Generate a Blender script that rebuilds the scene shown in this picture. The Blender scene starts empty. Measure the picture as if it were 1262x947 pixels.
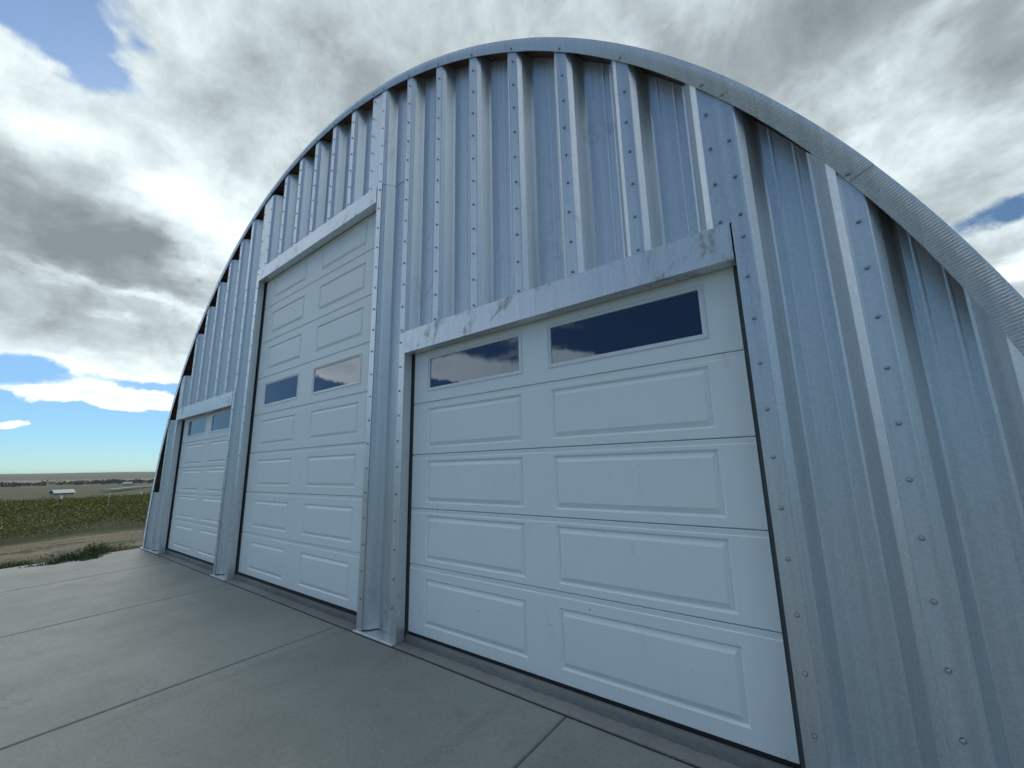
import bpy, bmesh, math, random
import numpy as np
from mathutils import Vector, Matrix
random.seed(7); RNG = np.random.default_rng(7)
scene = bpy.context.scene
COL = scene.collection
S = 1.6                      # metres per layout unit (the camera is one unit above datum)
G0 = .016                    # level of the apron at the wall
R = math.radians

# ------------------------------------------------------------------ camera
cam_d = bpy.data.cameras.new('camera'); cam = bpy.data.objects.new('camera', cam_d); COL.objects.link(cam)
cam_d.sensor_width = 36; cam_d.lens = 514.4/1262*36; cam_d.clip_start = .05; cam_d.clip_end = 30000
cr = Vector((0.78761, 0.61583, -0.02045)); cu = Vector((0.13720, -0.14292, 0.98018)); cf = Vector((-0.60070, 0.77481, 0.19706))
M = Matrix.Identity(4)
for i in range(3):
    M[i][0], M[i][1], M[i][2] = cr[i], cu[i], -cf[i]
M.translation = Vector((0, 0, S)); cam.matrix_world = M
scene.camera = cam
scene.view_settings.view_transform = 'Standard'; scene.view_settings.look = 'None'
scene.view_settings.exposure = 0.86; scene.view_settings.gamma = 1
scene.render.engine = 'CYCLES'

# ------------------------------------------------------------------ node helpers
class G:
    """small expression helper for math nodes"""
    def __init__(s, nt): s.nt = nt
    def n(s, t, **k):
        nd = s.nt.nodes.new(t)
        for a, b in k.items(): setattr(nd, a, b)
        return nd
    def link(s, v, sock):
        if isinstance(v, (int, float)): sock.default_value = v
        elif isinstance(v, (tuple, list)): sock.default_value = v
        else: s.nt.links.new(v, sock)
    def m(s, op, *a, clamp=False):
        nd = s.n('ShaderNodeMath', operation=op, use_clamp=clamp)
        for i, v in enumerate(a): s.link(v, nd.inputs[i])
        return nd.outputs[0]
    def add(s, *a):
        r = a[0]
        for b in a[1:]: r = s.m('ADD', r, b)
        return r
    def mul(s, a, b): return s.m('MULTIPLY', a, b)
    def sub(s, a, b): return s.m('SUBTRACT', a, b)
    def step(s, v, lo, hi, a=0., b=1.):
        nd = s.n('ShaderNodeMapRange', interpolation_type='SMOOTHSTEP'); s.link(v, nd.inputs[0])
        for i, q in enumerate((lo, hi, a, b)): s.link(q, nd.inputs[i+1])
        return nd.outputs[0]
    def noise(s, vec, scale, detail=5, rough=.55, dist=0., lac=2., dim='3D'):
        nd = s.n('ShaderNodeTexNoise', noise_dimensions=dim); s.link(vec, nd.inputs['Vector'])
        nd.inputs['Scale'].default_value = scale; nd.inputs['Detail'].default_value = detail
        nd.inputs['Roughness'].default_value = rough; nd.inputs['Distortion'].default_value = dist; nd.inputs['Lacunarity'].default_value = lac
        return nd.outputs['Fac']
    def map(s, vec, loc=(0,0,0), rot=(0,0,0), sc=(1,1,1)):
        nd = s.n('ShaderNodeMapping'); s.link(vec, nd.inputs[0])
        nd.inputs[1].default_value = loc; nd.inputs[2].default_value = rot; nd.inputs[3].default_value = sc
        return nd.outputs[0]
    def mix(s, f, a, b, mode='MIX'):
        nd = s.n('ShaderNodeMix', data_type='RGBA', blend_type=mode); s.link(f, nd.inputs[0])
        s.link(a if not isinstance(a, tuple) else (*a[:3], 1), nd.inputs[6]); s.link(b if not isinstance(b, tuple) else (*b[:3], 1), nd.inputs[7])
        return nd.outputs[2]
    def ramp(s, f, stops):
        nd = s.n('ShaderNodeValToRGB'); s.link(f, nd.inputs[0]); e = nd.color_ramp.elements
        while len(e) < len(stops): e.new(.5)
        for q, (p, c) in zip(e, stops): q.position = p; q.color = (*c, 1)
        return nd.outputs[0]
    def bump(s, h, strength, dist, normal=None):
        nd = s.n('ShaderNodeBump'); s.link(h, nd.inputs['Height']); nd.inputs['Strength'].default_value = strength; nd.inputs['Distance'].default_value = dist
        if normal is not None: s.link(normal, nd.inputs['Normal'])
        return nd.outputs[0]

# ------------------------------------------------------------------ sky, clouds, sun
SUN_AZ, SUN_EL = -79., 31.
world = bpy.data.worlds.new('World'); scene.world = world; world.use_nodes = True
wt = world.node_tree; wt.nodes.clear(); g = G(wt)
out = g.n('ShaderNodeOutputWorld'); bg = g.n('ShaderNodeBackground'); wt.links.new(bg.outputs[0], out.inputs[0])
BG = 0.1; bg.inputs[1].default_value = BG
sky = g.n('ShaderNodeTexSky', sky_type='NISHITA'); sky.sun_disc = False
sky.sun_elevation = R(SUN_EL); sky.sun_rotation = R(SUN_AZ); sky.altitude = 1300; sky.air_density = 1.0; sky.dust_density = .35; sky.ozone_density = 1.2
tc = g.n('ShaderNodeTexCoord'); dirv = tc.outputs['Generated']
sep = g.n('ShaderNodeSeparateXYZ'); g.link(dirv, sep.inputs[0]); dx, dy, dz = sep.outputs
zz = g.m('MAXIMUM', dz, 0.)
inv = g.m('DIVIDE', 1., g.add(zz, .14))
cmb = g.n('ShaderNodeCombineXYZ'); g.link(g.mul(dx, inv), cmb.inputs[0]); g.link(g.mul(dy, inv), cmb.inputs[1]); cmb.inputs[2].default_value = 2.3
P = cmb.outputs[0]
az = g.mul(g.m('ARCTAN2', dx, dy), 57.2958); el = g.mul(g.m('ARCSINE', dz), 57.2958)
w1 = g.sub(g.noise(P, 2.1, 5, .6), .5); w2 = g.sub(g.noise(g.map(P, (7, 3, 1)), 2.1, 5, .6), .5)
azw = g.add(az, g.mul(w1, 26.)); elw = g.add(el, g.mul(w2, 15.))
w3 = g.sub(g.noise(dirv, 14., 4, .6), .5)
els = g.add(el, g.mul(w3, 2.2)); azs = g.add(az, g.mul(w3, 6.))
def blob(a0, e0, sa, se, amt, rot=0., A=None, E=None):
    A = azw if A is None else A; E = elw if E is None else E
    da = g.sub(A, a0); de = g.sub(E, e0)
    if rot:
        c, s_ = math.cos(R(rot)), math.sin(R(rot))
        da, de = g.add(g.mul(da, c), g.mul(de, s_)), g.add(g.mul(da, -s_), g.mul(de, c))
    q = g.add(g.m('POWER', g.m('ABSOLUTE', g.mul(da, 1/sa)), 2.), g.m('POWER', g.m('ABSOLUTE', g.mul(de, 1/se)), 2.))
    return g.mul(g.m('EXPONENT', g.mul(q, -1.)), amt)
n1 = g.noise(P, 1.15, 9, .56, .25)
n2 = g.noise(g.map(P, (11, -4, 5)), 2.6, 8, .6, .3)
n3 = g.noise(g.map(dirv, (-3, 8, 1)), 6.5, 8, .62, .4)
n4 = g.noise(g.map(dirv, (5, 5, 2)), 20., 6, .62)
front = g.step(g.add(dy, g.mul(g.m('MAXIMUM', dx, 0.), .75), g.mul(g.m('MINIMUM', dx, 0.), -.12)), -.30, .12)          # the cloud deck covers the sky beyond the building
high = g.step(el, 22., 42.)                                      # behind the camera: blue low down, bright cloud added higher up for fill light
base = g.add(g.mul(front, .52), -.15, g.mul(g.mul(g.sub(1., front), high), .13))
side = g.mul(g.step(g.add(dx, g.mul(dy, -.35)), -.15, .35), 13.)   # the clear strip is taller on the right and behind
lowclear = g.mul(g.step(g.sub(els, side), 12.6, 8.8), -.75)                  # clear strip above the horizon
cov = g.add(n1, base, lowclear, g.mul(g.sub(n3, .5), .26), g.mul(g.sub(n4, .5), .08),
            blob(-93, 39.6, 5.6, 3.5, -.60), blob(-88, 36.5, 4, 1.6, -.30, A=azs, E=els),
            blob(14.6, 21.0, 4.4, 1.9, -.50, A=azs, E=els),
            blob(15.5, 16.2, 7, 1.9, .85, A=azs, E=els),
            blob(-82, 7.7, 8.5, 1.15, .80, A=azs, E=els), blob(-72, 7.6, 5, 1.0, .5, A=azs, E=els),
            blob(-79, 10.6, 4.2, .9, .42, A=azs, E=els), blob(-87.5, 4.9, .9, .45, .5, A=azs, E=els),
            blob(-135, 13.4, 8, 2.3, .52, A=azs, E=els), blob(-119.5, 13.0, 4.2, 2.9, .82, A=azs, E=els), blob(-150, 13.8, 7, 1.6, .50, A=azs, E=els))
thin = g.sub(1., g.mul(g.step(dx, .35, .7), .42))               # thin, see-through cloud on the right-hand side
alpha = g.mul(g.step(cov, .46, .64), thin)
thick = g.step(cov, .55, 1.15)
low = g.step(el, 15., 8.)
sh = g.add(.56, g.mul(g.sub(1., front), .42), g.mul(thick, -.14), g.mul(g.sub(n2, .5), .50), g.mul(g.sub(n3, .5), .95), g.mul(g.sub(n4, .5), .30), g.mul(low, .34),
           blob(-79, 29, 4.5, 3.6, .26), blob(-91, 31.5, 6, 2.2, .30, 10), blob(-84, 34, 9, 3, .08), blob(-73, 26, 5, 6, .34),
           blob(-88, 23.0, 12, 4.2, -.46, -6), blob(-80, 21.0, 5, 2.6, -.16), blob(-86, 14.2, 9, 2.2, -.14), blob(-82, 17.8, 9, 1.0, .26, -8),
           blob(-62, 46, 20, 10, -.16), blob(-25, 56, 30, 9, .02),
           blob(6, 42, 17, 6.5, -.48), blob(17, 32.5, 5, 3.4, -.30), blob(10, 28, 7, 4, .30), blob(12, 35.5, 8, 1.6, .22, 20), blob(-6, 38, 6, 3, .12),
           blob(15.5, 16.2, 7, 2.2, .5), blob(15, 25.2, 8, 1.5, -.12))
ccol = g.ramp(sh, [(0., (.142, .168, .179)), (.25, (.210, .244, .258)), (.5, (.340, .391, .405)), (.75, (.51, .575, .59)), (1., (.75, .80, .80))])
cg = g.add(1/BG, g.mul(g.sub(1., front), 5.5), g.mul(g.step(dx, .35, .7), 8.)); cv = g.n('ShaderNodeVectorMath', operation='SCALE'); g.link(ccol, cv.inputs[0]); g.link(cg, cv.inputs['Scale']); ccol = cv.outputs[0]  # out-of-view clouds brightened to throw more light on the building
fade = g.step(el, -4, 34, .42, .74)                               # dry, clear air: the horizon is only a little paler than the zenith
tint = g.mix(g.step(el, 0, 25), (.50, .80, 1.04), (.84, .98, 1.04))
skyc = g.mix(1., g.mix(1., sky.outputs[0], tint, 'MULTIPLY'), (1, 1, 1), 'MULTIPLY')
fv = g.n('ShaderNodeVectorMath', operation='SCALE'); g.link(skyc, fv.inputs[0]); g.link(fade, fv.inputs['Scale']); skyc = fv.outputs[0]
g.link(g.mix(alpha, skyc, ccol), bg.inputs[0])
world.cycles.sampling_method = 'MANUAL'; world.cycles.sample_map_resolution = 1024

sd = bpy.data.lights.new('sun', 'SUN'); sd.energy = .8; sd.angle = R(14); sd.color = (1, .95, .88)
sun = bpy.data.objects.new('sun', sd); COL.objects.link(sun)
sv = Vector((math.sin(R(SUN_AZ))*math.cos(R(SUN_EL)), math.cos(R(SUN_AZ))*math.cos(R(SUN_EL)), math.sin(R(SUN_EL))))
sun.rotation_euler = sv.to_track_quat('Z', 'Y').to_euler(); sun.location = sv*50

# ------------------------------------------------------------------ materials
def mat(name):
    m = bpy.data.materials.new(name); m.use_nodes = True; nt = m.node_tree
    b = nt.nodes['Principled BSDF']; return m, G(nt), b
def objco(g): return g.n('ShaderNodeTexCoord').outputs['Object']
def geo(g): return g.n('ShaderNodeNewGeometry').outputs['Position']
def rnd(g): return g.n('ShaderNodeObjectInfo').outputs['Random']

def galv(name, tint=(.63, .66, .68), dirt=.25, dirtcol=(.16, .15, .14), rough=.46, dscale=2.2, thr=.56):
    m, g, b = mat(name); p = geo(g)
    b.inputs['Metallic'].default_value = .80
    st = g.noise(g.map(p, sc=(22, 22, .35)), 1., 5, .6)             # rolling streaks along the sheet
    cl = g.noise(g.map(p, sc=(1.6, 1.6, .7)), 1., 5, .6)
    vo = g.n('ShaderNodeTexVoronoi'); g.link(p, vo.inputs['Vector']); vo.inputs['Scale'].default_value = 120
    sp = g.n('ShaderNodeSeparateColor'); g.link(vo.outputs['Color'], sp.inputs[0])
    v = g.add(.80, g.mul(g.sub(st, .5), .45), g.mul(g.sub(cl, .5), .16), g.mul(g.sub(g.noise(g.map(p, sc=(95, 95, .9)), 1., 3, .6), .5), .20), g.mul(g.sub(sp.outputs[0], .5), .16), g.mul(g.sub(rnd(g), .5), .08))
    c = g.mix(1., (*tint, 1), g.ramp(v, [(0, (.35,)*3), (1, (1.12, 1.12, 1.12))]), 'MULTIPLY')
    d = g.noise(g.map(p, sc=(dscale, dscale, dscale*.8)), 1., 9, .68, .6); dd = g.noise(g.map(p, (3, 1, 9), sc=(16, 16, 5)), 1., 6, .7)
    dm = g.mul(g.mul(g.step(d, thr, thr+.12), g.step(dd, .45, .62)), dirt)
    c = g.mix(dm, c, (*dirtcol, 1))
    g.link(c, b.inputs['Base Color'])
    rr = g.add(rough, g.mul(g.sub(st, .5), .30), g.mul(g.sub(cl, .5), .12), g.mul(g.sub(sp.outputs[1], .5), .08), g.mul(dm, .4))
    g.link(rr, b.inputs['Roughness'])
    n_a = g.bump(g.noise(g.map(p, sc=(3.2, 3.2, 1.1)), 1., 2, .5), .35, .012)
    n_b = g.bump(g.noise(p, 420., 2, .5), .10, .0006, n_a)
    g.link(n_b, b.inputs['Normal'])
    return m
M_SHEET = galv('galvanised_sheet', dirt=.22)
M_TRIM = galv('galvanised_trim', (.66, .67, .68), dirt=.30, rough=.42)
M_HEAD = galv('galvanised_header', (.70, .71, .72), dirt=.5, dirtcol=(.15, .14, .13), rough=.46, dscale=4.5, thr=.50)
M_ARCH = galv('galvanised_arch_trim', (.72, .73, .74), dirt=.1, rough=.44)
M_JAMBIN = galv('galvanised_jamb_return', (.60, .61, .59), dirt=.5, dirtcol=(.2, .18, .15), rough=.5)

m, g, b = mat('bolt_zinc'); M_BOLT = m
b.inputs['Metallic'].default_value = .85; b.inputs['Base Color'].default_value = (.50, .51, .52, 1); b.inputs['Roughness'].default_value = .38
m, g, b = mat('washer_rubber'); M_WASH = m
b.inputs['Base Color'].default_value = (.06, .062, .066, 1); b.inputs['Metallic'].default_value = .5; b.inputs['Roughness'].default_value = .5
m, g, b = mat('black_rubber'); M_RUB = m
b.inputs['Base Color'].default_value = (.012, .012, .014, 1); b.inputs['Roughness'].default_value = .7
m, g, b = mat('grey_stop'); M_STOP = m
b.inputs['Base Color'].default_value = (.10, .105, .105, 1); b.inputs['Roughness'].default_value = .7
m, g, b = mat('dark_interior'); M_DARK = m
b.inputs['Base Color'].default_value = (.03, .03, .03, 1); b.inputs['Roughness'].default_value = .9
m, g, b = mat('rusty_angle'); M_RUST = m
p = geo(g); g.link(g.ramp(g.noise(p, 6, 6, .7), [(.3, (.05, .03, .02)), (.7, (.14, .075, .045))]), b.inputs['Base Color']); b.inputs['Roughness'].default_value = .8

m, g, b = mat('white_door_steel'); M_DOOR = m
p = geo(g)
gr = g.noise(g.map(p, sc=(14, 14, 260)), 1., 4, .6, .4)
g2 = g.noise(g.map(p, sc=(1.3, 1.3, 1.3)), 1., 5, .6)
dst = g.noise(g.map(p, sc=(9, 9, 3)), 1., 7, .7)
zs_ = g.n('ShaderNodeSeparateXYZ'); g.link(p, zs_.inputs[0]); zc = zs_.outputs[2]
c = g.mix(g.mul(g.step(g2, .4, .75), .20), (.84, .865, .85), (.77, .79, .77))
c = g.mix(g.mul(g.add(g.step(dst, .58, .75), g.mul(g.step(zc, .75, .05), g.mul(dst, .9))), .22), c, (.38, .36, .32))
spn = g.noise(g.map(p, (4, 4, 4)), 26., 2, .5)
c = g.mix(g.mul(g.step(spn, .755, .78), .55), c, (.10, .09, .08))
g.link(c, b.inputs['Base Color']); g.link(g.add(.40, g.mul(g2, .16)), b.inputs['Roughness'])
b.inputs['Specular IOR Level'].default_value = .45
n_a = g.bump(g.noise(g.map(p, sc=(1.4, 1.4, 2)), 1., 2, .5), .30, .01)
g.link(g.bump(gr, .45, .0016, n_a), b.inputs['Normal'])
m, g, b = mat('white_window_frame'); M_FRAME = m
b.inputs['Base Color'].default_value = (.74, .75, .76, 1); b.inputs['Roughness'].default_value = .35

m, g, b = mat('dark_window_glass'); M_GLASS = m
b.inputs['Base Color'].default_value = (.003, .006, .022, 1); b.inputs['Roughness'].default_value = .015; b.inputs['IOR'].default_value = 1.85; b.inputs['Specular Tint'].default_value = (.62, .76, .95, 1)
p = geo(g); g.link(g.bump(g.noise(g.map(p, sc=(5, 5, 1.2)), 1., 2, .5), .12, .01), b.inputs['Normal'])

def concrete(name, a=(.250, .266, .240), bcol=(.190, .205, .185)):
    m, g, b = mat(name); p = geo(g)
    n_1 = g.noise(p, .55, 7, .62, .3); n_2 = g.noise(g.map(p, (5, 2, 0)), 3.2, 7, .65); n_3 = g.noise(p, 90, 3, .6)
    br = g.noise(g.map(p, rot=(0, 0, R(4)), sc=(1.6, 70, 1)), 1., 4, .6)
    c = g.mix(g.step(n_1, .34, .66), a, bcol)
    c = g.mix(g.mul(g.step(n_2, .52, .74), .35), c, (.17, .17, .165))
    c = g.mix(g.mul(g.step(g.noise(g.map(p, (9, 9, 0), sc=(.5, 2.6, 1)), 1., 6, .6), .58, .72), .28), c, (.32, .325, .31))
    c = g.mix(g.mul(g.sub(n_3, .35), .35), c, (.12, .12, .115))
    c = g.mix(g.mul(g.sub(br, .4), .20), c, (.34, .345, .33))
    st = g.mul(g.step(g.noise(g.map(p, (2, 7, 0)), 1.7, 3, .5), .70, .76), .45)
    c = g.mix(st, c, (.14, .12, .10))
    c = g.mix(g.mul(rnd(g), .10), c, (.2, .19, .18))
    fine = g.noise(p, 38, 5, .7); c = g.mix(g.mul(g.step(fine, .50, .66), .30), c, (.11, .112, .105)); c = g.mix(g.mul(g.step(fine, .44, .34), .22), c, (.33, .335, .31))
    vc = g.n('ShaderNodeTexVoronoi', feature='DISTANCE_TO_EDGE'); wv = g.n('ShaderNodeVectorMath', operation='ADD')
    nn = g.n('ShaderNodeTexNoise'); g.link(p, nn.inputs['Vector']); nn.inputs['Scale'].default_value = 1.3; nn.inputs['Detail'].default_value = 8
    g.link(p, wv.inputs[0]); g.link(nn.outputs['Color'], wv.inputs[1]); g.link(wv.outputs[0], vc.inputs['Vector']); vc.inputs['Scale'].default_value = .34
    crack = g.mul(g.step(vc.outputs[0], .0028, .0008), g.step(g.noise(p, .45, 2, .5), .50, .60)); c = g.mix(g.mul(crack, .3), c, (.07, .07, .065))
    tm = g.mul(g.step(g.noise(g.map(p, rot=(0, 0, R(9)), sc=(4.2, .12, 1)), 1., 3, .5), .60, .68), g.step(fine, .3, .6)); c = g.mix(g.mul(tm, .22), c, (.10, .10, .095))
    g.link(c, b.inputs['Base Color']); g.link(g.add(.70, g.mul(n_2, .2)), b.inputs['Roughness'])
    h = g.add(g.mul(br, .6), g.mul(n_3, .8), g.mul(n_2, 1.))
    g.link(g.bump(h, .35, .004), b.inputs['Normal'])
    return m
M_CONC = concrete('apron_concrete')
M_SILL = concrete('sill_concrete', (.27, .265, .25), (.17, .168, .155))
M_CURB = concrete('curb_concrete', (.19, .188, .172), (.10, .10, .092))
m, g, b = mat('joint_dirt'); M_JOINT = m
b.inputs['Base Color'].default_value = (.045, .04, .034, 1); b.inputs['Roughness'].default_value = 1

# ------------------------------------------------------------------ mesh helpers
def link(o, parent=None):
    COL.objects.link(o)
    if parent is not None: o.parent = parent
    return o
def mesh_obj(name, verts, faces, material, parent=None, smooth=False, scale=True):
    me = bpy.data.meshes.new(name)
    v = [tuple(c*S for c in q) for q in verts] if scale else verts
    me.from_pydata(v, [], faces); me.update()
    mats = material if isinstance(material, (list, tuple)) else [material]
    for q in mats: me.materials.append(q)
    if smooth: me.polygons.foreach_set('use_smooth', [True]*len(me.polygons))
    return link(bpy.data.objects.new(name, me), parent)
def empty(name, loc=(0, 0, 0), parent=None):
    o = bpy.data.objects.new(name, None); o.location = loc; o.empty_display_size = .3
    return link(o, parent)
def tag(o, label=None, cat=None, group=None, kind=None):
    if label: o['label'] = label
    if cat: o['category'] = cat
    if group: o['group'] = group
    if kind: o['kind'] = kind
    return o
class MB:
    def __init__(s): s.v = []; s.f = []
    def add(s, v, f):
        k = len(s.v); s.v += v; s.f += [tuple(i+k for i in q) for q in f]
    def box(s, x0, x1, y0, y1, z0, z1):
        s.add([(x0,y0,z0),(x1,y0,z0),(x1,y1,z0),(x0,y1,z0),(x0,y0,z1),(x1,y0,z1),(x1,y1,z1),(x0,y1,z1)],
              [(0,3,2,1),(4,5,6,7),(0,1,5,4),(1,2,6,5),(2,3,7,6),(3,0,4,7)])
    def obj(s, name, m, parent=None, smooth=False, scale=True): return mesh_obj(name, s.v, s.f, m, parent, smooth, scale)
def bevel(o, w, seg=2):
    md = o.modifiers.new('bevel', 'BEVEL'); md.width = w; md.segments = seg; md.limit_method = 'ANGLE'; md.angle_limit = R(35)

# ------------------------------------------------------------------ building layout (units of S)
YF = 1.664                 # plane of the sheet crests, trim and jamb faces
YT = YF + .078             # bottom of the corrugations
YD = 1.735                 # door face
CX, CZ, RI, RO = -3.588, -.025, 4.197, 4.270
def arcz(x, r=4.217):
    d = r*r-(x-CX)**2
    return CZ+math.sqrt(d) if d > 0 else 0.
OPEN = [dict(x0=-7.040, x1=-5.115, z=1.727, hz=1.880, d0=-6.992, d1=-5.14), dict(x0=-4.735, x1=-2.572, z=3.042, hz=3.180, d0=-4.700, d1=-2.598), dict(x0=-2.171, x1=-.2135, z=1.752, hz=1.900, d0=-2.156, d1=-.2385)]
bld = empty('arched_steel_building', (CX*S, YF*S, 0))
tag(bld, 'silver corrugated steel arched garage building with three white overhead doors', 'building')
INV = Matrix.Translation(-bld.location)
def toB(o):                      # geometry is written in world coordinates; parent it under the building's base
    o.parent = bld; o.location = -bld.location; return o

# crests: (left, right) flat extents
cw = .031
crests = [(-7.72, -7.72), (-7.40, -7.40), (-7.075, -6.985), (-6.655, -6.655), (-6.335, -6.335), (-6.018, -6.018), (-5.70, -5.70), (-5.388, -5.388), (-5.075, -5.075),
          (-4.757, -4.605), (-4.280, -4.280), (-3.960, -3.960), (-3.640, -3.640), (-3.317, -3.317), (-2.997, -2.997), (-2.677, -2.540),
          (-2.212, -2.212), (-1.884, -1.884), (-1.557, -1.557), (-1.233, -1.233), (-.906, -.906), (-.580, -.580), (-.250, -.182), (.142, .142), (.445, .445)]
def over_open(xa, xb):
    for k in OPEN:
        if xa > k['x0']-.09 and xb < k['x1']+.09: return k
    return None
def profile(a, b, lap):
    """section of one sheet from crest a to crest b; its left crest lies over its neighbour's right crest"""
    L0, L1 = a[0]-cw, a[1]+cw; R0, R1 = b[0]-cw, b[1]+cw-.004
    f = YF-.0022 if lap else YF
    tl, tr = L1+.061, R0-.061
    mid = (tl+tr)/2; q = (tr-tl)*.24
    p = [(L0, YF+.002), (L0+.001, f-.0012), (L0+.006, f), (L1-.004, f), (L1, f+.0015), (L1+.022, YF+.017), (L1+.0245, YF+.021), (tl-.012, YT-.014), (tl-.004, YT-.003), (tl+.004, YT)]
    for c in (mid-q, mid+q):
        p += [(c-.006, YT), (c-.002, YT-.0009), (c+.002, YT-.0009), (c+.006, YT)]
    p += [(tr-.004, YT), (tr+.004, YT-.003), (tr+.012, YT-.014), (R0-.0245, YF+.021), (R0-.022, YF+.017), (R0, YF+.003), (R0+.004, YF+.0015), (R1, YF+.0015)]
    return p
def make_sheet(p, zb, ztop, name='wall_sheet', nz=6):
    """ztop: float or function of x"""
    v, f = [], []; n = len(p)
    for (x, y) in p:
        zt = ztop(x) if callable(ztop) else ztop
        zt = max(zt, zb+.01)
        for k in range(nz+1): v.append((x, y, zb+(zt-zb)*k/nz))
    for i in range(n-1):
        for k in range(nz):
            a = i*(nz+1)+k; f.append((a, a+nz+1, a+nz+2, a+1))
    o = toB(mesh_obj(name, v, f, M_SHEET))
    md = o.modifiers.new('thickness', 'SOLIDIFY'); md.thickness = .0016; md.offset = -1
    return o
bolts = []       # (x, y, z) in layout units, on the crest faces
for i in range(len(crests)-1):
    a, c = crests[i], crests[i+1]
    k = over_open(a[1], c[0])
    if k is not None: zb = k['hz']+.004
    else: zb = G0+.012
    if (a[0]+c[1])/2 < CX-.3: zt = arcz(a[0]-.01)
    elif a[0] < CX < c[1] or (a[0]+c[1])/2 < CX+.3: zt = max(arcz(a[0]), arcz(c[1]))-.012
    else: zt = lambda x: arcz(x, 4.222)
    p = profile(a, c, True)
    if i == len(crests)-2: p = [q for q in p if q[0] < .44]
    if k is None:                                   # sheets beside an opening are trimmed at its edge
        q_ = []
        for (x, y) in p:
            for O in OPEN:
                if O['x0']-.001 < x < O['x1']+.001:
                    x = O['x0']-.001 if abs(x-O['x0']) < abs(x-O['x1']) else O['x1']+.001; y = YF
            if not q_ or abs(q_[-1][0]-x) > 1e-5: q_.append((x, y))
        p = q_
    if k is None and abs(a[1]+2.54) < .02:      # the narrow pier between tall and right door: two sheets, one lapped over the other
        make_sheet(p, zb, 3.178); make_sheet([(x, y-.003) for x, y in p], 3.165, zt)
    elif k is None and abs(a[0]+5.075) < .02:
        make_sheet(p, zb, 3.05); make_sheet([(x, y-.003) for x, y in p], 3.037, zt)
    else: make_sheet(p, zb, zt)
# closing pieces at the two ends of the end wall
ends = [(-7.852, YF+.004), (-7.80, YF+.002), (-7.755, YF+.002), (-7.751-.0, YF+.0045), (-7.692, YF+.0045)]
make_sheet(ends, G0+.012, lambda x: arcz(x, 4.262))
make_sheet([(.412, YF), (.47, YF), (.476, YF+.004), (.50, YF+.02), (.53, YT), (.60, YT)], G0+.012, lambda x: arcz(x, 4.222))

# bolt rows
def col_bolts(x, zlo, zhi, z0, y=YF-.0035, st=.1625):
    k = math.ceil((zlo-z0)/st)
    while z0+k*st < zhi:
        bolts.append((x+random.uniform(-.0025, .0025), y, z0+k*st+random.uniform(-.003, .003))); k += 1
for (a, c) in crests:
    for x in ({a} | {c}):
        top = arcz(x, RI)-.045
        op = None
        for k in OPEN:
            if k['x0']-.01 < x < k['x1']+.01: op = k
        zl = op['hz']+.02 if op else .07
        if op is None and x < -7.02 and x > -7.1 or x in (-5.075, -4.757, -2.540, -2.212, -.182):
            k = min(OPEN, key=lambda k: min(abs(x-k['x0']), abs(x-k['x1'])))
            col_bolts(x, .07, k['hz']-.03, .206, YF-.0075)
            col_bolts(x, k['hz']+.01, top, k['hz']+.022)
        else:
            col_bolts(x, zl, top, 1.92 if not op or op['z'] < 2 else 3.208)

# hex bolt with washer, head axis towards the viewer (-y)
def bolt_mesh(r=.0054, full=True):
    v, f = [], []; mi = []
    def disc(rad, y0, y1, n, ph, m):
        k = len(v)
        for y, rr in ((y0, rad), (y1, rad), (y1-(.0008 if m == 0 else .0003), rad*.82)):
            for j in range(n):
                t = ph+2*math.pi*j/n; v.append((rr*math.cos(t), y, rr*math.sin(t)))
        for q in range(2):
            for j in range(n):
                a = k+q*n+j; b_ = k+q*n+(j+1) % n; f.append((a, a+n, b_+n, b_)); mi.append(m)
        f.append(tuple(k+2*n+j for j in range(n))[::-1]); mi.append(m)
    disc(r*1.25, 0, -.0012, 10, 0, 1)
    disc(r*1.02, -.0012, -.0022, 10, .2, 0)
    disc(r*.72, -.0022, -.0068, 6, .4, 0)
    me = bpy.data.meshes.new('bolt'); me.from_pydata([tuple(c*S for c in q) for q in v], [], f)
    me.materials.append(M_BOLT); me.materials.append(M_WASH); me.polygons.foreach_set('material_index', mi); me.update()
    return me, v, f, mi
BM, bv, bf, bmi = bolt_mesh()
def put_bolts(lst, limit=288):
    lst = sorted(lst, key=lambda q: q[0]**2+q[1]**2+(q[2]-1)**2)
    for q in lst[:limit]:
        o = bpy.data.objects.new('bolt', BM); COL.objects.link(o); o.parent = bld
        o.location = Vector([c*S for c in q[:3]])-bld.location
        o.rotation_euler = (random.uniform(-.05, .05), random.uniform(0, 6.28), random.uniform(-.05, .05))
    rest = lst[limit:]
    if rest:
        V, F, MI = [], [], []
        for q in rest:
            k = len(V); V += [(q[0]+a, q[1]+b_, q[2]+c) for a, b_, c in bv]; F += [tuple(i+k for i in t) for t in bf]; MI += bmi
        o = toB(mesh_obj('bolt_rows', V, F, [M_BOLT, M_WASH])); o.data.polygons.foreach_set('material_index', MI); o['kind'] = 'stuff'

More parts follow.
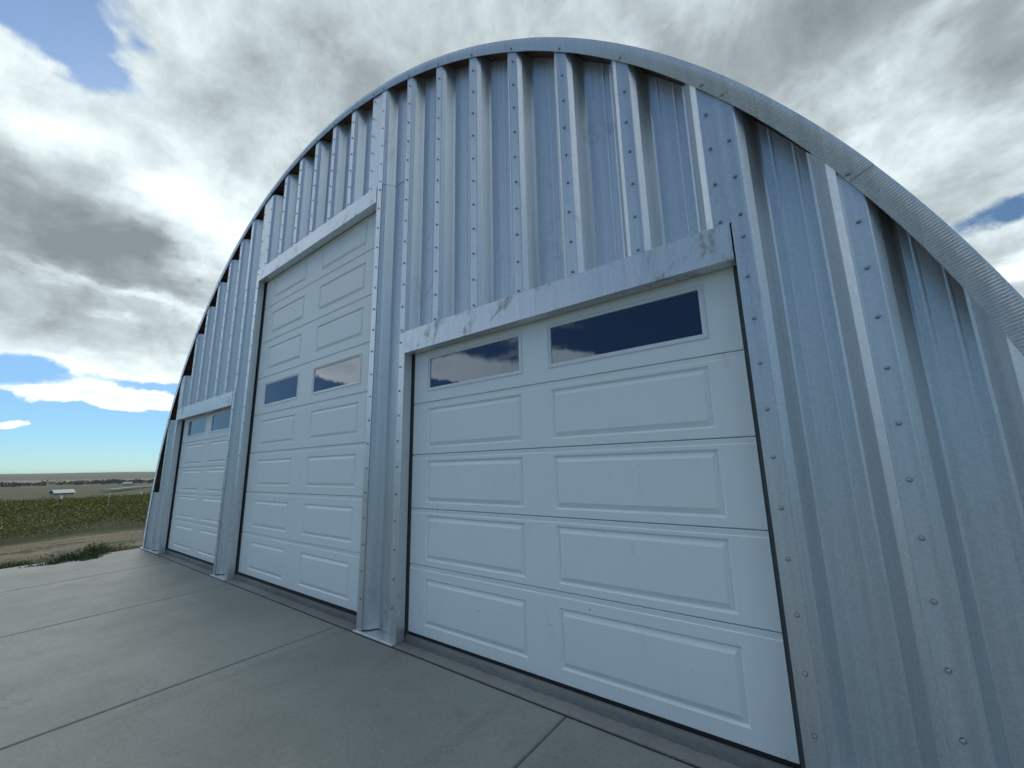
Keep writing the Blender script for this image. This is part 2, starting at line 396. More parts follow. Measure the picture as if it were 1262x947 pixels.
# arch trim: crimped steel angle bent round the gable, in lapped lengths
def arch_piece(a0, a1, lift):
    da = .0095/4/RI; n = int((a1-a0)/da); rad = [RI-.0005, RI, RI+.018, RI+.036, RI+.052, RI+.066, RO, RO+.0015]
    amp = [1, 1, 1, .9, .6, .25, 0, 0]; v, f = [], []
    W = len(rad)+1
    for i in range(n+1):
        t = a0+(a1-a0)*i/n; ph = math.cos(i*math.pi/2); bd = math.sin(t*57)*.0012
        vis = .45+.55*min(1, max(0, (R(58)-t)/R(25)))
        for j, r_ in enumerate(rad):
            y = YF-.0105-lift-ph*.0026*amp[j]*vis+bd*.3
            if j == 0: y += .004
            if j == 7: y += .003
            v.append((CX+r_*math.cos(t), y, CZ+r_*math.sin(t)))
        v.append((CX+(RO+.0015)*math.cos(t), YF+.10, CZ+(RO+.0015)*math.sin(t)))
    for i in range(n):
        for j in range(W-1):
            a = i*W+j; f.append((a, a+1, a+W+1, a+W))
    o = toB(mesh_obj('arch_trim', v, f, M_ARCH, smooth=False))
    return o
cuts = [-.4, 27.3, 54.2, 81.2, 108.2, 135.2, 162., 180.6]
for i in range(len(cuts)-1):
    arch_piece(R(max(cuts[i], 0)), R(min(cuts[i+1]+.35, 180)), .0022*(i % 2))
for (a, c) in crests:
    for x in ({a} | {c}):
        if abs(x-CX) < RI-.05:
            r_ = RI+.013; z = CZ+math.sqrt(r_*r_-(x-CX)**2); bolts.append((x, YF-.0155, z))
# rust-coloured curved angle behind the trim
v, f = [], []
for i in range(181):
    t = math.pi*i/180
    for r_, y in ((4.225, YF+.004), (4.262, YF+.004), (4.262, YF+.16), (4.225, YF+.16)): v.append((CX+r_*math.cos(t), y, CZ+r_*math.sin(t)))
for i in range(180):
    for j in range(4): a = i*4+j; b_ = i*4+(j+1) % 4; f.append((a, b_, b_+4, a+4))
toB(mesh_obj('end_angle', v, f, M_RUST))
# roof: corrugated arch running back from the end wall
v, f = [], []; ys = []; y = YF+.02
while y < YF+9:
    for dy_, r_ in ((0, 4.236), (.10, 4.236), (.15, 4.262), (.25, 4.262)): ys.append((y+dy_, r_))
    y += .30
NA = 120
for (y, r_) in ys:
    for i in range(NA+1):
        t = math.pi*i/NA; v.append((CX+r_*math.cos(t), y, CZ+r_*math.sin(t)-(.0 if 0 < i < NA else .0)))
for k in range(len(ys)-1):
    for i in range(NA): a = k*(NA+1)+i; f.append((a, a+1, a+NA+2, a+NA+1))
toB(mesh_obj('roof', v, f, M_SHEET))
# far end wall, closing the shell
yb = ys[-1][0]; v = [(CX, yb, .0)]+[(CX+4.23*math.cos(math.pi*i/60), yb, max(CZ+4.23*math.sin(math.pi*i/60), 0)) for i in range(61)]
toB(mesh_obj('rear_wall', v, [(0, i, i+1) for i in range(1, 61)], M_SHEET))
mb = MB(); mb.box(-7.84, .66, 1.76, yb, -.10, .052); o = toB(mb.obj('floor', M_SILL))
mb = MB(); mb.box(-7.87, .69, YF-.020, 1.758, -.12, G0-.001); o = toB(mb.obj('foundation', M_SILL)); bevel(o, .006)
# rough raised lip right under the doors
def lip(x0, x1):
    n = int((x1-x0)/.03); v, f = [], []
    for i in range(n+1):
        x = x0+(x1-x0)*i/n; j = random.uniform(-.006, .006)
        for y, z in ((1.716+j, G0-.004), (1.719+j*.8, G0+.022+random.uniform(-.003, .003)), (1.727+j*.5, .0525), (1.745, .0550), (1.80, .0550)): v.append((x, y, z))
    for i in range(n):
        for k in range(4): a = i*5+k; f.append((a, a+5, a+6, a+1))
    toB(mesh_obj('door_sill', v, f, M_CURB, smooth=True))
for k in OPEN: lip(k['x0']+.001, k['x1']-.001)

# jamb trims and headers round the openings
JD = .062
for n_, k in enumerate(OPEN):
    x0, x1, z, hz = k['x0'], k['x1'], k['z'], k['hz']
    y0 = YF-.0065
    wl = .058
    for side in (0, 1):
        mb = MB(); t = .0025
        if side == 0:
            mb.box(x0-wl, x0, y0, y0+t, .006+G0, hz-.004); mb.box(x0-t, x0, y0+t, y0+JD, .006+G0, z+.0)
            mb.box(x0-wl, x0-t, y0+JD-t, y0+JD, .006+G0, z)
        else:
            mb.box(x1, x1+wl, y0, y0+t, .006+G0, hz-.004); mb.box(x1, x1+t, y0+t, y0+JD, .006+G0, z+.0)
            mb.box(x1+t, x1+wl, y0+JD-t, y0+JD, .006+G0, z)
        o = toB(mb.obj('jamb_trim', M_TRIM)); bevel(o, .0015, 2)
    mb = MB(); h0 = y0-.0015
    mb.box(x0+.002, x1-.006, h0, h0+.003, z, hz); mb.box(x0+.002, x1-.006, h0+.003, h0+JD+.003, z, z+.003); mb.box(x0+.002, x1-.006, h0+.003, YF+.09, hz-.003, hz)
    o = toB(mb.obj('header_trim', M_HEAD)); bevel(o, .0015, 2)
    # black stop strips that close the gap between jamb and door
    mb = MB()
    mb.box(x0-.06, k['d0']-.0012, YD+.004, YD+.05, G0, z+.10); mb.box(k['d1']+.0012, x1+.06, YD+.004, YD+.05, G0, z+.10)
    mb.box(x0-.06, x1+.06, YD+.0435, YD+.05, z-.02, z+.101)
    toB(mb.obj('door_stop', M_STOP))
# base angles under the piers
for (xa, xb) in ((-7.868, -7.095+.055), (-5.115, -4.735), (-2.572, -2.171), (-.2135, .66)):
    mb = MB(); mb.box(xa, xb, YF-.024, YF+.088, G0, G0+.0045); mb.box(xa, xb, YF-.026, YF-.0235, G0+.0005, G0+.011); mb.box(xa+.004, xb-.004, YT+.004, YT+.008, G0+.0045, G0+.05)
    toB(mb.obj('base_angle', M_TRIM))
    mb = MB(); mb.box(xa+.002, xb-.002, YF-.031, YF-.0262, G0+.0005, G0+.0085); toB(mb.obj('lit_edge_strip', M_FRAME))  # white strip paints the sky-lit front edge of the base angle
    x = xa+.15
    while x < xb-.05: bolts.append((x, YT-.004, G0+.03)); x += .33
put_bolts(bolts)

# ------------------------------------------------------------------ garage doors
def rectring(v, f, r0, y0, r1, y1):
    """faces between rectangle r0 at depth y0 and rectangle r1 at depth y1; returns nothing"""
    k = len(v)
    for (x0, x1, z0, z1), y in ((r0, y0), (r1, y1)): v.extend([(x0, y, z0), (x1, y, z0), (x1, y, z1), (x0, y, z1)])
    for i in range(4): j = (i+1) % 4; f.append((k+i, k+j, k+4+j, k+4+i))
def inset(r, d, dz=None):
    dz = d if dz is None else dz
    return (r[0]+d, r[1]-d, r[2]+dz, r[3]-dz)
def section_mesh(x0, x1, z0, z1, rects, hole):
    """pressed steel section with two raised panels, or two window holes"""
    v, f = [], []; y = YD
    gz = .0013
    zb, zt = z0+gz, z1-gz; bead = .020
    # vertical strips
    xs = [x0, rects[0][0], rects[0][1], rects[1][0], rects[1][1], x1]
    zs = [zb+.003, rects[0][2], rects[0][3], zt-bead-.004]
    idx = {}
    def V(x, y_, z): v.append((x, y_, z)); return len(v)-1
    for a in range(5):
        for c in range(3):
            if c == 1 and a in (1, 3): continue
            q = [V(xs[a], y, zs[c]), V(xs[a+1], y, zs[c]), V(xs[a+1], y, zs[c+1]), V(xs[a], y, zs[c+1])]; f.append(tuple(q))
    # bottom edge, bead line and top edge profile
    prof = [(zb, y+.030), (zb, y+.004), (zb+.003, y)]
    for (za, ya), (zc, yc) in zip(prof[:-1], prof[1:]): f.append((V(x0, ya, za), V(x1, ya, za), V(x1, yc, zc), V(x0, yc, zc)))
    prof = [(zt-bead-.004, y), (zt-bead-.001, y+.0030), (zt-bead+.004, y+.0030), (zt-.003, y+.0018), (zt, y+.004), (zt, y+.030)]
    for (za, ya), (zc, yc) in zip(prof[:-1], prof[1:]): f.append((V(x0, ya, za), V(x1, ya, za), V(x1, yc, zc), V(x0, yc, zc)))
    for xe in (x0, x1): f.append((V(xe, y, zb+.003), V(xe, y+.03, zb+.003), V(xe, y+.03, zt-.01), V(xe, y, zt-.01)))
    for r_ in rects:
        if hole:
            rectring(v, f, r_, y, inset(r_, .002), y+.014)
        else:
            a = inset(r_, .011, .0085); d = inset(r_, .0120, .0092); e = inset(r_, .026, .029); h = inset(r_, .0285, .0315)
            rectring(v, f, r_, y, a, y+.0105); rectring(v, f, a, y+.0105, d, y+.0105)
            rectring(v, f, d, y+.0105, e, y+.0005); rectring(v, f, e, y+.0005, h, y-.0005)
            k = len(v); v.extend([(h[0], y-.0005, h[2]), (h[1], y-.0005, h[2]), (h[1], y-.0005, h[3]), (h[0], y-.0005, h[3])]); f.append((k, k+1, k+2, k+3))
    return v, f
def make_door(x0, x1, seams, cols, win, pan, label, k):
    X = lambda x: x*k                      # measured on a reference plane, carried to the door plane
    Zm = lambda z: 1+(z-1)*k
    seams = [Zm(z) for z in seams]; cols = [(X(a), X(c)) for a, c in cols]
    pan = [None if q is None else (Zm(q[0]), Zm(q[1])) for q in pan]
    win = dict(i=win['i'], z0=Zm(win['z0']), z1=Zm(win['z1']), m=win['m']); ZB = seams[0]
    root = empty('garage_door', parent=bld); root.location = Vector(((x0+x1)/2*S, YD*S, .015*S))-bld.location
    root['label'] = label
    off = -Vector(((x0+x1)/2*S, YD*S, .015*S))
    def sub(o): o.parent = root; o.location = off; return o
    for i in range(len(seams)-1):
        za, zb_ = seams[i], seams[i+1]
        hole = i == win['i']
        if hole: rects = [(c[0]-win['m'], c[1]+win['m'], win['z0'], win['z1']) for c in cols]
        else: rects = [(c[0], c[1], *pan[i]) for c in cols]
        v, f = section_mesh(x0, x1, max(za, ZB+.006), zb_, rects, hole)
        o = sub(mesh_obj('door_section', v, f, M_DOOR))
        if hole:
            for r_ in rects:
                v, f = [], []
                rectring(v, f, inset(r_, -.004), YD-.0005, inset(r_, -.003), YD-.0045); rectring(v, f, inset(r_, -.003), YD-.0045, inset(r_, .004), YD-.0045)
                rectring(v, f, inset(r_, .004), YD-.0045, inset(r_, .006), YD-.001); rectring(v, f, inset(r_, .006), YD-.001, inset(r_, .0165), YD+.001); rectring(v, f, inset(r_, .0165), YD+.001, inset(r_, .0185), YD+.008)
                sub(mesh_obj('window_frame', v, f, M_FRAME))
                q = inset(r_, .016); mb = MB(); mb.box(q[0], q[1], YD+.0065, YD+.0105, q[2], q[3]); sub(mb.obj('window_pane', M_GLASS))
    mb = MB(); mb.box(x0, x1, YD+.002, YD+.03, .0555, ZB+.007); sub(mb.obj('bottom_seal', M_RUB))
    mb = MB(); mb.box(x0, x1, YD+.031, YD+.040, ZB, seams[-1]); sub(mb.obj('door_back', M_DARK))
pan9 = [(.070, .336), (.444, .713), (.792, 1.058), (1.143, 1.404)]
se9 = [0, .408, .753, 1.100, 1.4467, 1.835]
make_door(-2.156, -.2385, se9, [(-2.156, -1.372), (-1.178, -.389)], dict(i=4, z0=1.526, z1=1.765, m=-.0+.006), pan9+[None], 'white two-column panelled garage door at the right, its long windows dark blue', YD/1.852)
make_door(-6.992, -5.14, se9, [(-7.347, -6.622), (-6.392, -5.667)], dict(i=4, z0=1.526, z1=1.765, m=.006), pan9+[None], 'short white garage door at the far left end with pale blue window panes', YD/1.87)
se16 = [0, .405, .811, 1.217, 1.622, 2.032, 2.447, 2.868, 3.285]
pan16 = [(a+.065, a+.325) for a in se16[:-1]]; pan16[3] = (1.290, 1.550); pan16[5] = (2.110, 2.365); pan16[6] = (2.525, 2.777); pan16[7] = (2.945, 3.20)
make_door(-4.700, -2.598, se16, [(-4.850, -4.098), (-3.797, -3.022)], dict(i=4, z0=1.705, z1=1.955, m=.006), pan16, 'tall white garage door in the middle, eight sections high with windows at mid height', YD/1.87)

# ------------------------------------------------------------------ apron of concrete slabs
SL = .036
def az_(y): return G0-SL*max(0, (1.62-y))
apron = empty('concrete_apron'); tag(apron, kind='structure')
xs = [-7.87, -6.285, -4.56, -2.742, -1.024, .75, 2.5, 4.3, 6.1, 7.9]; ysl = [1.632, -2.6, -6.8, -11.0, -15.2]
for i in range(len(xs)-1):
    for j in range(4):
        x0, x1, y1, y0 = xs[i]+.0035, xs[i+1]-.0035, ysl[j]-.003, ysl[j+1]+.003
        nx, ny = 14, 26; v, f = [], []
        e = .008
        def coords(a, b_, n): return [a, a+e*.35, a+e]+[a+(b_-a)*k/n for k in range(1, n)]+[b_-e, b_-e*.35, b_]
        X, Y = coords(x0, x1, nx), coords(y0, y1, ny)
        for yi, y in enumerate(Y):
            for xi, x in enumerate(X):
                d = min(xi, yi, len(X)-1-xi, len(Y)-1-yi); z = az_(y)-(.008, .0028, 0)[min(d, 2)]
                xx = x
                if i == 0 and xi == 0: xx += .02*math.sin(y*9)*math.sin(y*3.1)
                v.append((xx, y, z))
        W = len(X)
        for yi in range(len(Y)-1):
            for xi in range(W-1): a = yi*W+xi; f.append((a, a+1, a+W+1, a+W))
        k = len(v); bd = [xi for xi in range(W)]+[yi*W+W-1 for yi in range(1, len(Y))]+[(len(Y)-1)*W+xi for xi in range(W-2, -1, -1)]+[yi*W for yi in range(len(Y)-2, 0, -1)]
        for q in bd: v.append((v[q][0], v[q][1], v[q][2]-.06))
        for t in range(len(bd)): a, b_ = bd[t], bd[(t+1) % len(bd)]; f.append((a, k+t, k+(t+1) % len(bd), b_))
        mesh_obj('concrete_slab', v, f, M_CONC, apron, smooth=False)
mb = MB(); 
mb.add([(xs[0]+.02, ysl[0]+.0, G0-.022), (xs[-1], ysl[0], G0-.022), (xs[-1], ysl[-1], G0-.022-SL*16.84), (xs[0]+.02, ysl[-1], G0-.022-SL*16.84)], [(0, 3, 2, 1)])
mb.add([(-7.87, 1.650, G0-.006), (.69, 1.650, G0-.006), (.69, 1.6, G0-.012), (-7.87, 1.6, G0-.012)], [(0, 3, 2, 1)])
mb.obj('joint_filler', M_JOINT, apron)

# ------------------------------------------------------------------ terrain
ANG = [(0, 0), (30, 1.70/30), (60, .0425), (100, .0385), (200, .0340), (400, .0275), (800, .0205), (1500, .0135), (2200, .008), (3000, .003), (4200, -.0018), (5600, -.0056), (7000, -.0050), (9000, -.003)]
def terr(x, y):
    r_ = math.hypot(x, y)
    near = -.10 - (.054*(2.4-y) if y < 2.4 else 0)*(1 if r_ < 16 else max(0, 1-(r_-16)/10))
    near = max(near, -1.15)
    if r_ <= 30: return near if r_ < 26 else near+(-.10-near)*(r_-26)/4
    for (a, va), (b_, vb) in zip(ANG[1:-1], ANG[2:]):
        if r_ <= b_:
            t = (math.log(r_)-math.log(a))/(math.log(b_)-math.log(a)); an = va+(vb-va)*t; break
    else: an = ANG[-1][1]
    th = math.atan2(y, -x)
    w = min(1, max(0, (r_-1500)/2500))
    an -= w*(.0016*math.sin(th*9+1.1)+.0009*math.sin(th*23+r_*.0006)-.0045*(th-.1) if abs(th) < 1.2 else .001*math.sin(th*7))*1.0
    return 1.6-an*r_
rads = [0, 4, 8, 12, 14, 16, 18, 20, 23, 26, 30, 35, 42, 50, 60, 75, 90, 110, 140, 180, 230, 290, 360, 450, 560, 700, 850, 1050, 1300, 1600, 1900, 2300, 2700, 3100, 3600, 4200, 4800, 5600, 6400, 7400, 9000]
NT = 240; v, f = [], []
for r_ in rads:
    for i in range(NT):
        t = 2*math.pi*i/NT; x, y = r_*math.cos(t), r_*math.sin(t); v.append((x, y, terr(x, y)))
for k in range(len(rads)-1):
    for i in range(NT):
        a = k*NT+i; b_ = k*NT+(i+1) % NT
        f.append((a, a+NT, b_+NT, b_))
m, g, b = mat('prairie_ground')
p = geo(g); sp = g.n('ShaderNodeSeparateXYZ'); g.link(p, sp.inputs[0])
ln = g.n('ShaderNodeVectorMath', operation='LENGTH'); g.link(g.map(p, sc=(1, 1, 0)), ln.inputs[0]); rr = ln.outputs[1]
a1 = g.noise(p, .9, 8, .65); a2 = g.noise(p, 9, 6, .7); a3 = g.noise(p, .02, 6, .6); a4 = g.noise(g.map(p, sc=(.0016, .0005, 0)), 1., 6, .6)
dirt = g.mix(g.step(a2, .35, .65), (.20, .165, .115), (.095, .078, .05))
dirt = g.mix(g.mul(g.step(g.noise(g.map(p, rot=(0, 0, R(-5)), sc=(3.0, .35, 1)), 1., 5, .6), .50, .62), .7), dirt, (.24, .205, .145))
grass = g.mix(a2, (.035, .050, .016), (.085, .090, .032))
grass = g.mix(g.mul(g.step(a1, .48, .60), .35), grass, (.15, .13, .07))
xx = g.add(sp.outputs[0], g.mul(g.sub(a1, .5), 1.6), g.mul(sp.outputs[1], .15))
near = g.mix(g.mul(g.step(xx, -17.9, -17.3), g.step(xx, -13.2, -13.9)), grass, dirt)
mid = g.mix(a3, (.040, .048, .018), (.085, .082, .034)); mid = g.mix(g.mul(g.step(a4, .5, .62), .4), mid, (.14, .12, .06))
lr = g.m('LOGARITHM', rr, 10.)
far = g.ramp(g.m('DIVIDE', g.add(lr, -3.2, g.mul(g.sub(a4, .5), .22)), .8),
             [(0., (.050, .050, .026)), (.12, (.075, .070, .036)), (.25, (.26, .205, .12)), (.31, (.10, .09, .055)), (.50, (.105, .092, .060)), (.75, (.15, .125, .085)), (1., (.16, .14, .10))])
near = g.mix(g.mul(g.step(g.add(a1, g.mul(g.sub(a2, .5), .5)), .53, .60), .85), near, (.055, .07, .024)); c = g.mix(g.step(rr, 24, 40), near, mid); c = g.mix(g.step(rr, 1400, 1900), c, far)
g.link(c, b.inputs['Base Color']); b.inputs['Roughness'].default_value = .95; b.inputs['Specular IOR Level'].default_value = .15
g.link(g.bump(g.add(a2, g.mul(a1, 2.)), .6, .05), b.inputs['Normal'])
M_GROUND = m
o = mesh_obj('ground', v, f, M_GROUND, smooth=True, scale=False); tag(o, kind='structure')

# ------------------------------------------------------------------ vegetation
def leafmat(name, cols, rough=.6):
    m, g, b = mat(name); p = geo(g)
    oi = g.n('ShaderNodeNewGeometry').outputs['Random Per Island']
    n_ = g.noise(p, 1.1, 4, .6)
    f_ = g.add(g.mul(oi, .65), g.mul(n_, .7), -.17)
    g.link(g.ramp(f_, [(i/(len(cols)-1), c) for i, c in enumerate(cols)]), b.inputs['Base Color'])
    b.inputs['Roughness'].default_value = rough; b.inputs['Specular IOR Level'].default_value = .25
    return m
M_WEED = leafmat('weed_leaf', [(.018, .028, .009), (.065, .082, .016), (.155, .155, .028), (.24, .215, .045)])
M_YEL = leafmat('weed_flower', [(.18, .17, .03), (.32, .28, .04), (.40, .33, .05)])
M_GRASS = leafmat('grass_blade', [(.030, .046, .016), (.060, .082, .025), (.105, .12, .040), (.20, .175, .09)])
M_TUM = leafmat('shrub_leaf', [(.035, .055, .022), (.070, .105, .038), (.12, .16, .055)])
M_STEM = leafmat('dry_stem', [(.10, .075, .045), (.16, .12, .07)])
M_TREE = leafmat('tree_leaf', [(.012, .020, .012), (.028, .038, .018)])
def leaves(name, pos, size, asp, material, up=0.35, parent=None):
    n = len(pos); d = RNG.normal(size=(n, 3)); d[:, 2] = np.abs(d[:, 2])*(1+3*up)
    d /= np.linalg.norm(d, axis=1)[:, None]; s_ = RNG.normal(size=(n, 3)); s_ -= (s_*d).sum(1)[:, None]*d; s_ /= np.linalg.norm(s_, axis=1)[:, None]
    L = (size*RNG.uniform(.6, 1.4, n))[:, None]; Wd = L*asp
    a = pos-d*L*.5; V = np.stack([a-s_*Wd*.12, pos+d*L*.05-s_*Wd*.5, pos+d*L*.5, pos+d*L*.05+s_*Wd*.5], 1).reshape(-1, 3)
    me = bpy.data.meshes.new(name); me.vertices.add(4*n); me.vertices.foreach_set('co', V.ravel().astype('f'))
    me.loops.add(4*n); me.loops.foreach_set('vertex_index', np.arange(4*n, dtype='i'))
    me.polygons.add(n); me.polygons.foreach_set('loop_start', np.arange(0, 4*n, 4, dtype='i')); me.polygons.foreach_set('loop_total', np.full(n, 4, dtype='i'))
    me.update(); me.validate(); me.materials.append(material)
    return link(bpy.data.objects.new(name, me), parent)
def tz(P_): return np.array([terr(x, y) for x, y in P_])
# tall weeds with yellow heads beyond the dirt track
def field(n, x0, x1, y0f, y1f, h, sz):
    u = RNG.uniform(0, 1, n); X = x0+(x1-x0)*u**1.3; Y = RNG.uniform(0, 1, n); Y = y0f*np.abs(X)+(y1f-y0f)*np.abs(X)*Y
    cl = .5+.28*np.sin(X*1.1+Y*.9)+.25*np.sin(Y*2.3-X*.7)+.2*np.sin(Y*5.1+X*3.1)
    hh = h*(.62+.42*np.clip(cl, 0, 1.1))
    front = np.clip((np.abs(X)-np.abs(x0))/1.2, .0, 1); hh = hh*(.55+.45*front)
    Z = hh*RNG.uniform(0, 1, n)**.55
    X = X-.15*Y+ .25*np.sin(Y*1.7)
    P_ = np.stack([X, Y], 1); z = tz(P_)+Z
    return np.c_[P_, z], Z/hh
pos, k = field(160000, -18.7, -34, -.5, .55, .82, .1)
leaves('weed_field', pos, .050, .42, M_WEED); tag(bpy.data.objects['weed_field'], 'dense band of tall green weeds with yellow heads beyond the dirt track', 'weeds', kind='stuff')
pos2, k2 = field(30000, -34, -75, -.4, .45, .62, .1)
pos2 = pos2[k2 > .4]; leaves('weed_field', pos2, .16, .45, M_WEED); tag(bpy.data.objects['weed_field.001'], 'far rows of tall weeds fading into the grassland', 'weeds', kind='stuff')
top = pos[k > .80][:11000].copy(); top[:, 2] += .05
leaves('yellow_flowers', top, .040, .8, M_YEL, 0); tag(bpy.data.objects['yellow_flowers'], 'small yellow flower heads topping the tall weeds', 'flowers', kind='stuff')
# grass and low weeds between slab and track
def patch(n, f_x, f_y): return np.stack([f_x(n), f_y(n)], 1)
Xg = RNG.uniform(-14.8, -12.65, 42000); Yg = RNG.uniform(-5, 10, 42000)
keep = (np.sin(Xg*3.1+Yg*1.3)+np.sin(Yg*2.9-Xg)+RNG.normal(0, .6, len(Xg))) > .1
edge = RNG.uniform(0, 1, len(Xg)) < np.clip((Xg+14.8)/1.2, .10, 1)
P_ = np.stack([Xg, Yg], 1)[keep & edge]; z = tz(P_)+RNG.uniform(0, .06, len(P_))
leaves('grass_verge', np.c_[P_, z], .055, .22, M_GRASS, 1.); tag(bpy.data.objects['grass_verge'], 'patchy short green grass along the edge of the concrete slab', 'grass', kind='stuff')
def shrub(name, cx, cy, rx, ry, h, n, label, material, size=.045):
    zc = terr(cx, cy); root = empty(name, (cx, cy, zc)); tag(root, label, 'shrub')
    a = RNG.uniform(0, 2*np.pi, n); r_ = np.sqrt(RNG.uniform(0, 1, n)); lob = 1+.22*np.sin(a*3+cx)+.15*np.sin(a*7)
    X = rx*r_*lob*np.cos(a); Y = ry*r_*lob*np.sin(a); H = h*(1-.75*r_**2)*(.75+.35*np.sin(X*9)*np.sin(Y*11)+RNG.uniform(0, .35, n))
    Z = H*RNG.uniform(0, 1, n)**.6
    o = leaves('foliage', np.c_[X, Y, Z], size, .28, material, .5, root)
    V, F = [], []
    for i in range(34):
        t = random.uniform(0, 6.28); q = random.uniform(.3, 1); ex, ey, ez = rx*q*math.cos(t), ry*q*math.sin(t), h*(1.05-.6*q*q)
        k = len(V); V += [(-.004, 0, 0), (.004, 0, 0), (ex+.002, ey, ez), (ex-.002, ey, ez)]; F.append((k, k+1, k+2, k+3))
        k = len(V); V += [(0, -.004, 0), (0, .004, 0), (ex, ey+.002, ez), (ex, ey-.002, ez)]; F.append((k, k+1, k+2, k+3))
    mesh_obj('stems', V, F, M_STEM, root, scale=False)
    return root
shrub('shrub', -12.30, 1.62, .42, .66, .22, 12000, 'low bushy green weed spilling over the edge of the concrete slab', M_TUM)
shrub('shrub', -13.05, .85, .40, .45, .16, 2200, 'small dark weed in the grass left of the big slab-edge weed', M_TUM)
shrub('shrub', -13.3, 2.0, .28, .3, .30, 1500, 'thin taller weed standing behind the slab-edge weed', M_GRASS)
shrub('shrub', -12.9, 3.1, .5, .6, .10, 2400, 'flat green weed mat close to the building corner', M_GRASS)

# far trees along the creek
pt = []
for i in range(420):
    th = random.uniform(-.75, .9); r_ = random.uniform(1380, 1750)+120*math.sin(th*14); 
    if math.sin(th*31)+math.sin(th*12.7+1) < -1.0: continue
    hx, hy = -r_*math.cos(th), r_*math.sin(th); hh = random.uniform(6, 13); z = terr(hx, hy); n_ = 46
    q = RNG.normal(size=(n_, 3)); q /= np.linalg.norm(q, axis=1)[:, None]; q *= RNG.uniform(.5, 1, n_)[:, None]
    pt.append(np.c_[hx+q[:, 0]*hh*.9, hy+q[:, 1]*hh*1.3, z+hh*.5+q[:, 2]*hh*.5])
leaves('creek_trees', np.concatenate(pt), 4.2, .8, M_TREE, 0); tag(bpy.data.objects['creek_trees'], 'dark line of trees along the creek far across the plain', 'trees', kind='stuff')

# ------------------------------------------------------------------ small far things
def ray_at(ratio, D):      # ratio = y / -x of the sight line, D = distance along -x
    return -D, ratio*D
m, g, b = mat('white_metal_roof'); M_WROOF = m; b.inputs['Base Color'].default_value = (.33, .34, .35, 1); b.inputs['Roughness'].default_value = .6
m, g, b = mat('shed_wall'); M_WALL = m; b.inputs['Base Color'].default_value = (.25, .24, .21, 1)
m, g, b = mat('weathered_post'); M_POST = m
p = geo(g); g.link(g.ramp(g.noise(g.map(p, sc=(40, 40, 4)), 1., 4, .6), [(.3, (.06, .05, .04)), (.7, (.13, .11, .09))]), b.inputs['Base Color'])
m, g, b = mat('white_post_paint'); M_WPOST = m; b.inputs['Base Color'].default_value = (.7, .7, .68, 1)
def barn(x, y, L, W, h, rise, rz, label):
    z = terr(x, y); root = empty('farm_building', (x, y, z)); root.rotation_euler.z = rz; tag(root, label, 'building')
    mb = MB(); mb.box(-L/2, L/2, -W/2, W/2, -1, h); mb.obj('wall', M_WALL, root, scale=False)
    o_ = .6; v = [(-L/2-o_, -W/2-o_, h), (L/2+o_, -W/2-o_, h), (L/2+o_, 0, h+rise), (-L/2-o_, 0, h+rise), (-L/2-o_, W/2+o_, h), (L/2+o_, W/2+o_, h)]
    v += [(a, b_, c-.15) for a, b_, c in v]
    mesh_obj('roof', v, [(0, 1, 2, 3), (3, 2, 5, 4), (6, 9, 8, 7), (9, 10, 11, 8), (0, 6, 7, 1), (4, 5, 11, 10), (0, 3, 9, 6), (3, 4, 10, 9), (1, 7, 8, 2), (2, 8, 11, 5)], M_WROOF, root, scale=False)
    mb = MB(); mb.box(L/2, L/2+.05, -1.5, 1.5, -.5, 2.6); mb.obj('door', M_DARK, root, scale=False)
barn(-395, 39.5, 8.8, 8, 1.3, 2.0, R(100), 'low farm shed with a broad white metal roof out on the plain')
barn(-1150, 205, 14, 10, 4, 3, R(70), 'tiny pale farm building near the far tree line at the building edge')
def post(x, y, h, r_, material, label, cap=True):
    z = terr(x, y)-.1; root = empty('fence_post', (x, y, z)); tag(root, label, 'post', 'posts standing in the weeds')
    n_ = 8; v = [(rr_*math.cos(2*math.pi*i/n_), rr_*math.sin(2*math.pi*i/n_), zz_) for zz_, rr_ in ((0, r_), (h-.04, r_*.9), (h, r_*.5)) for i in range(n_)]
    f = [(k*n_+i, k*n_+(i+1) % n_, (k+1)*n_+(i+1) % n_, (k+1)*n_+i) for k in range(2) for i in range(n_)]+[tuple(2*n_+i for i in range(n_))]
    mesh_obj('shaft', v, f, material, root, scale=False)
    if cap: mb = MB(); mb.box(-r_*1.3, r_*1.3, -r_*1.3, r_*1.3, h-.12, h-.0); mb.obj('cap', M_WPOST, root, scale=False)
post(-24.0, 2.40, 1.10, .026, M_POST, 'dark post with a pale top, in front of the white shed roof')
post(-29.0, 4.55, .98, .03, M_WPOST, 'short white post, middle one of the three posts in the weeds', False)
post(-27.0, 5.35, 1.05, .025, M_POST, 'thin grey post nearest the corner of the building')
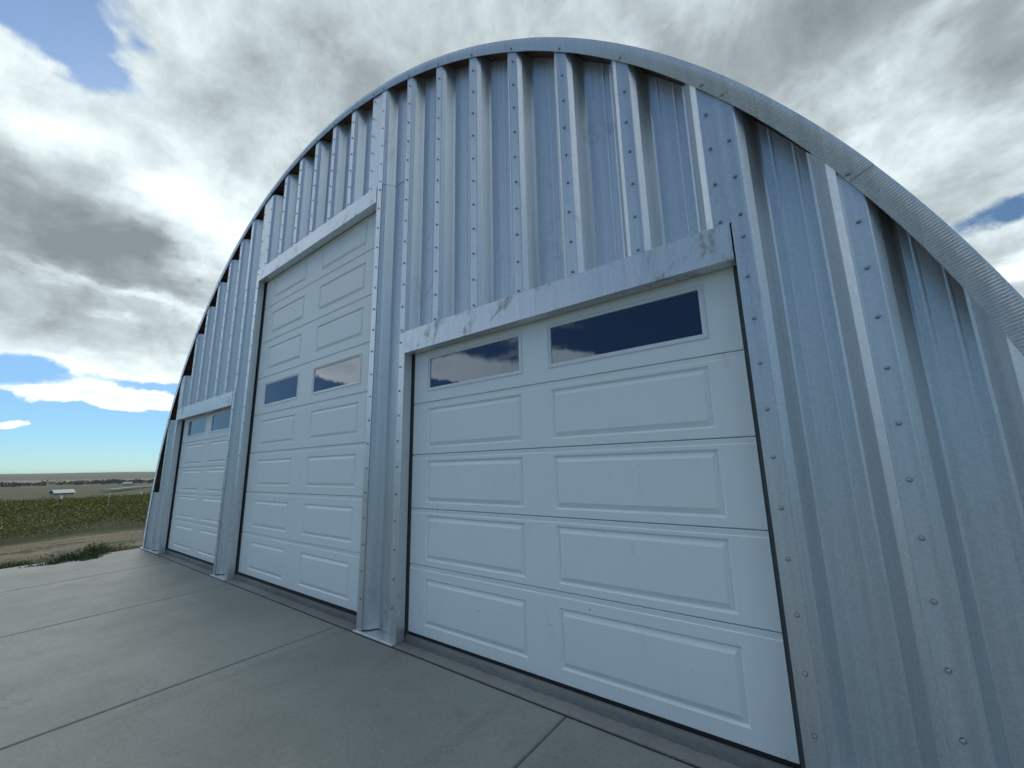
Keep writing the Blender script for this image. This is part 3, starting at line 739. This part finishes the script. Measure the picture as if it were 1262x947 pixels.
# pale gravel road crossing the plain
def road_pts():
    pts = [(430, .150), (470, .160), (540, .172), (640, .186), (760, .205), (900, .232), (1080, .27)]
    return [(-D, q*D) for D, q in pts]
rp = road_pts(); v, f = [], []
for i, (x, y) in enumerate(rp):
    w = 3.5
    a = rp[max(i-1, 0)]; c = rp[min(i+1, len(rp)-1)]; t = Vector((c[0]-a[0], c[1]-a[1])).normalized(); nn = (-t.y, t.x)
    for s_ in (-1, 1): X, Y = x+nn[0]*w*s_, y+nn[1]*w*s_; v.append((X, Y, terr(x, y)+1.2))
for i in range(len(rp)-1): f.append((2*i, 2*i+1, 2*i+3, 2*i+2))
m, g, b = mat('gravel_road'); b.inputs['Base Color'].default_value = (.34, .31, .26, 1); b.inputs['Roughness'].default_value = .95
o = mesh_obj('gravel_road', v, f, m, scale=False); tag(o, kind='structure')
md = o.modifiers.new('bank', 'SOLIDIFY'); md.thickness = 1.2; md.offset = -1
print('bolts', len(bolts), 'objects', len(bpy.data.objects))

# ------------------------------------------------------------------ thin air haze over the plain
mb = MB(); mb.box(-9600, 9600, -9600, 9600, -75, 60)
m = bpy.data.materials.new('thin_haze'); m.use_nodes = True; nt = m.node_tree; nt.nodes.clear()
o_ = nt.nodes.new('ShaderNodeOutputMaterial'); pv = nt.nodes.new('ShaderNodeVolumePrincipled'); pv.inputs['Density'].default_value = .00006
pv.inputs['Color'].default_value = (.80, .88, .95, 1); nt.links.new(pv.outputs[0], o_.inputs['Volume'])
o = mb.obj('haze', m, scale=False); tag(o, kind='stuff')

# grit and crumbs of concrete lying along the sill and the wall joint
V, F = [], []
for i in range(700):
    x = random.uniform(-4.6, .2)*S; y = (1.650+abs(random.gauss(0, .022)))*S if random.random() < .8 else (1.630-abs(random.gauss(0, .05)))*S
    z = (G0-.001)*S if y > 1.633*S else (az_(y/S))*S; r_ = random.uniform(.0012, .0045); k = len(V)
    for q in range(5): a = q*1.2566+random.random(); V.append((x+r_*math.cos(a), y+r_*math.sin(a), z-.0005))
    V.append((x, y, z+r_*.9))
    for q in range(5): F.append((k+q, k+(q+1) % 5, k+5))
o = mesh_obj('concrete_grit', V, F, M_SILL, scale=False); tag(o, 'loose grit and crumbs lying along the joint in front of the doors', 'grit', kind='stuff')
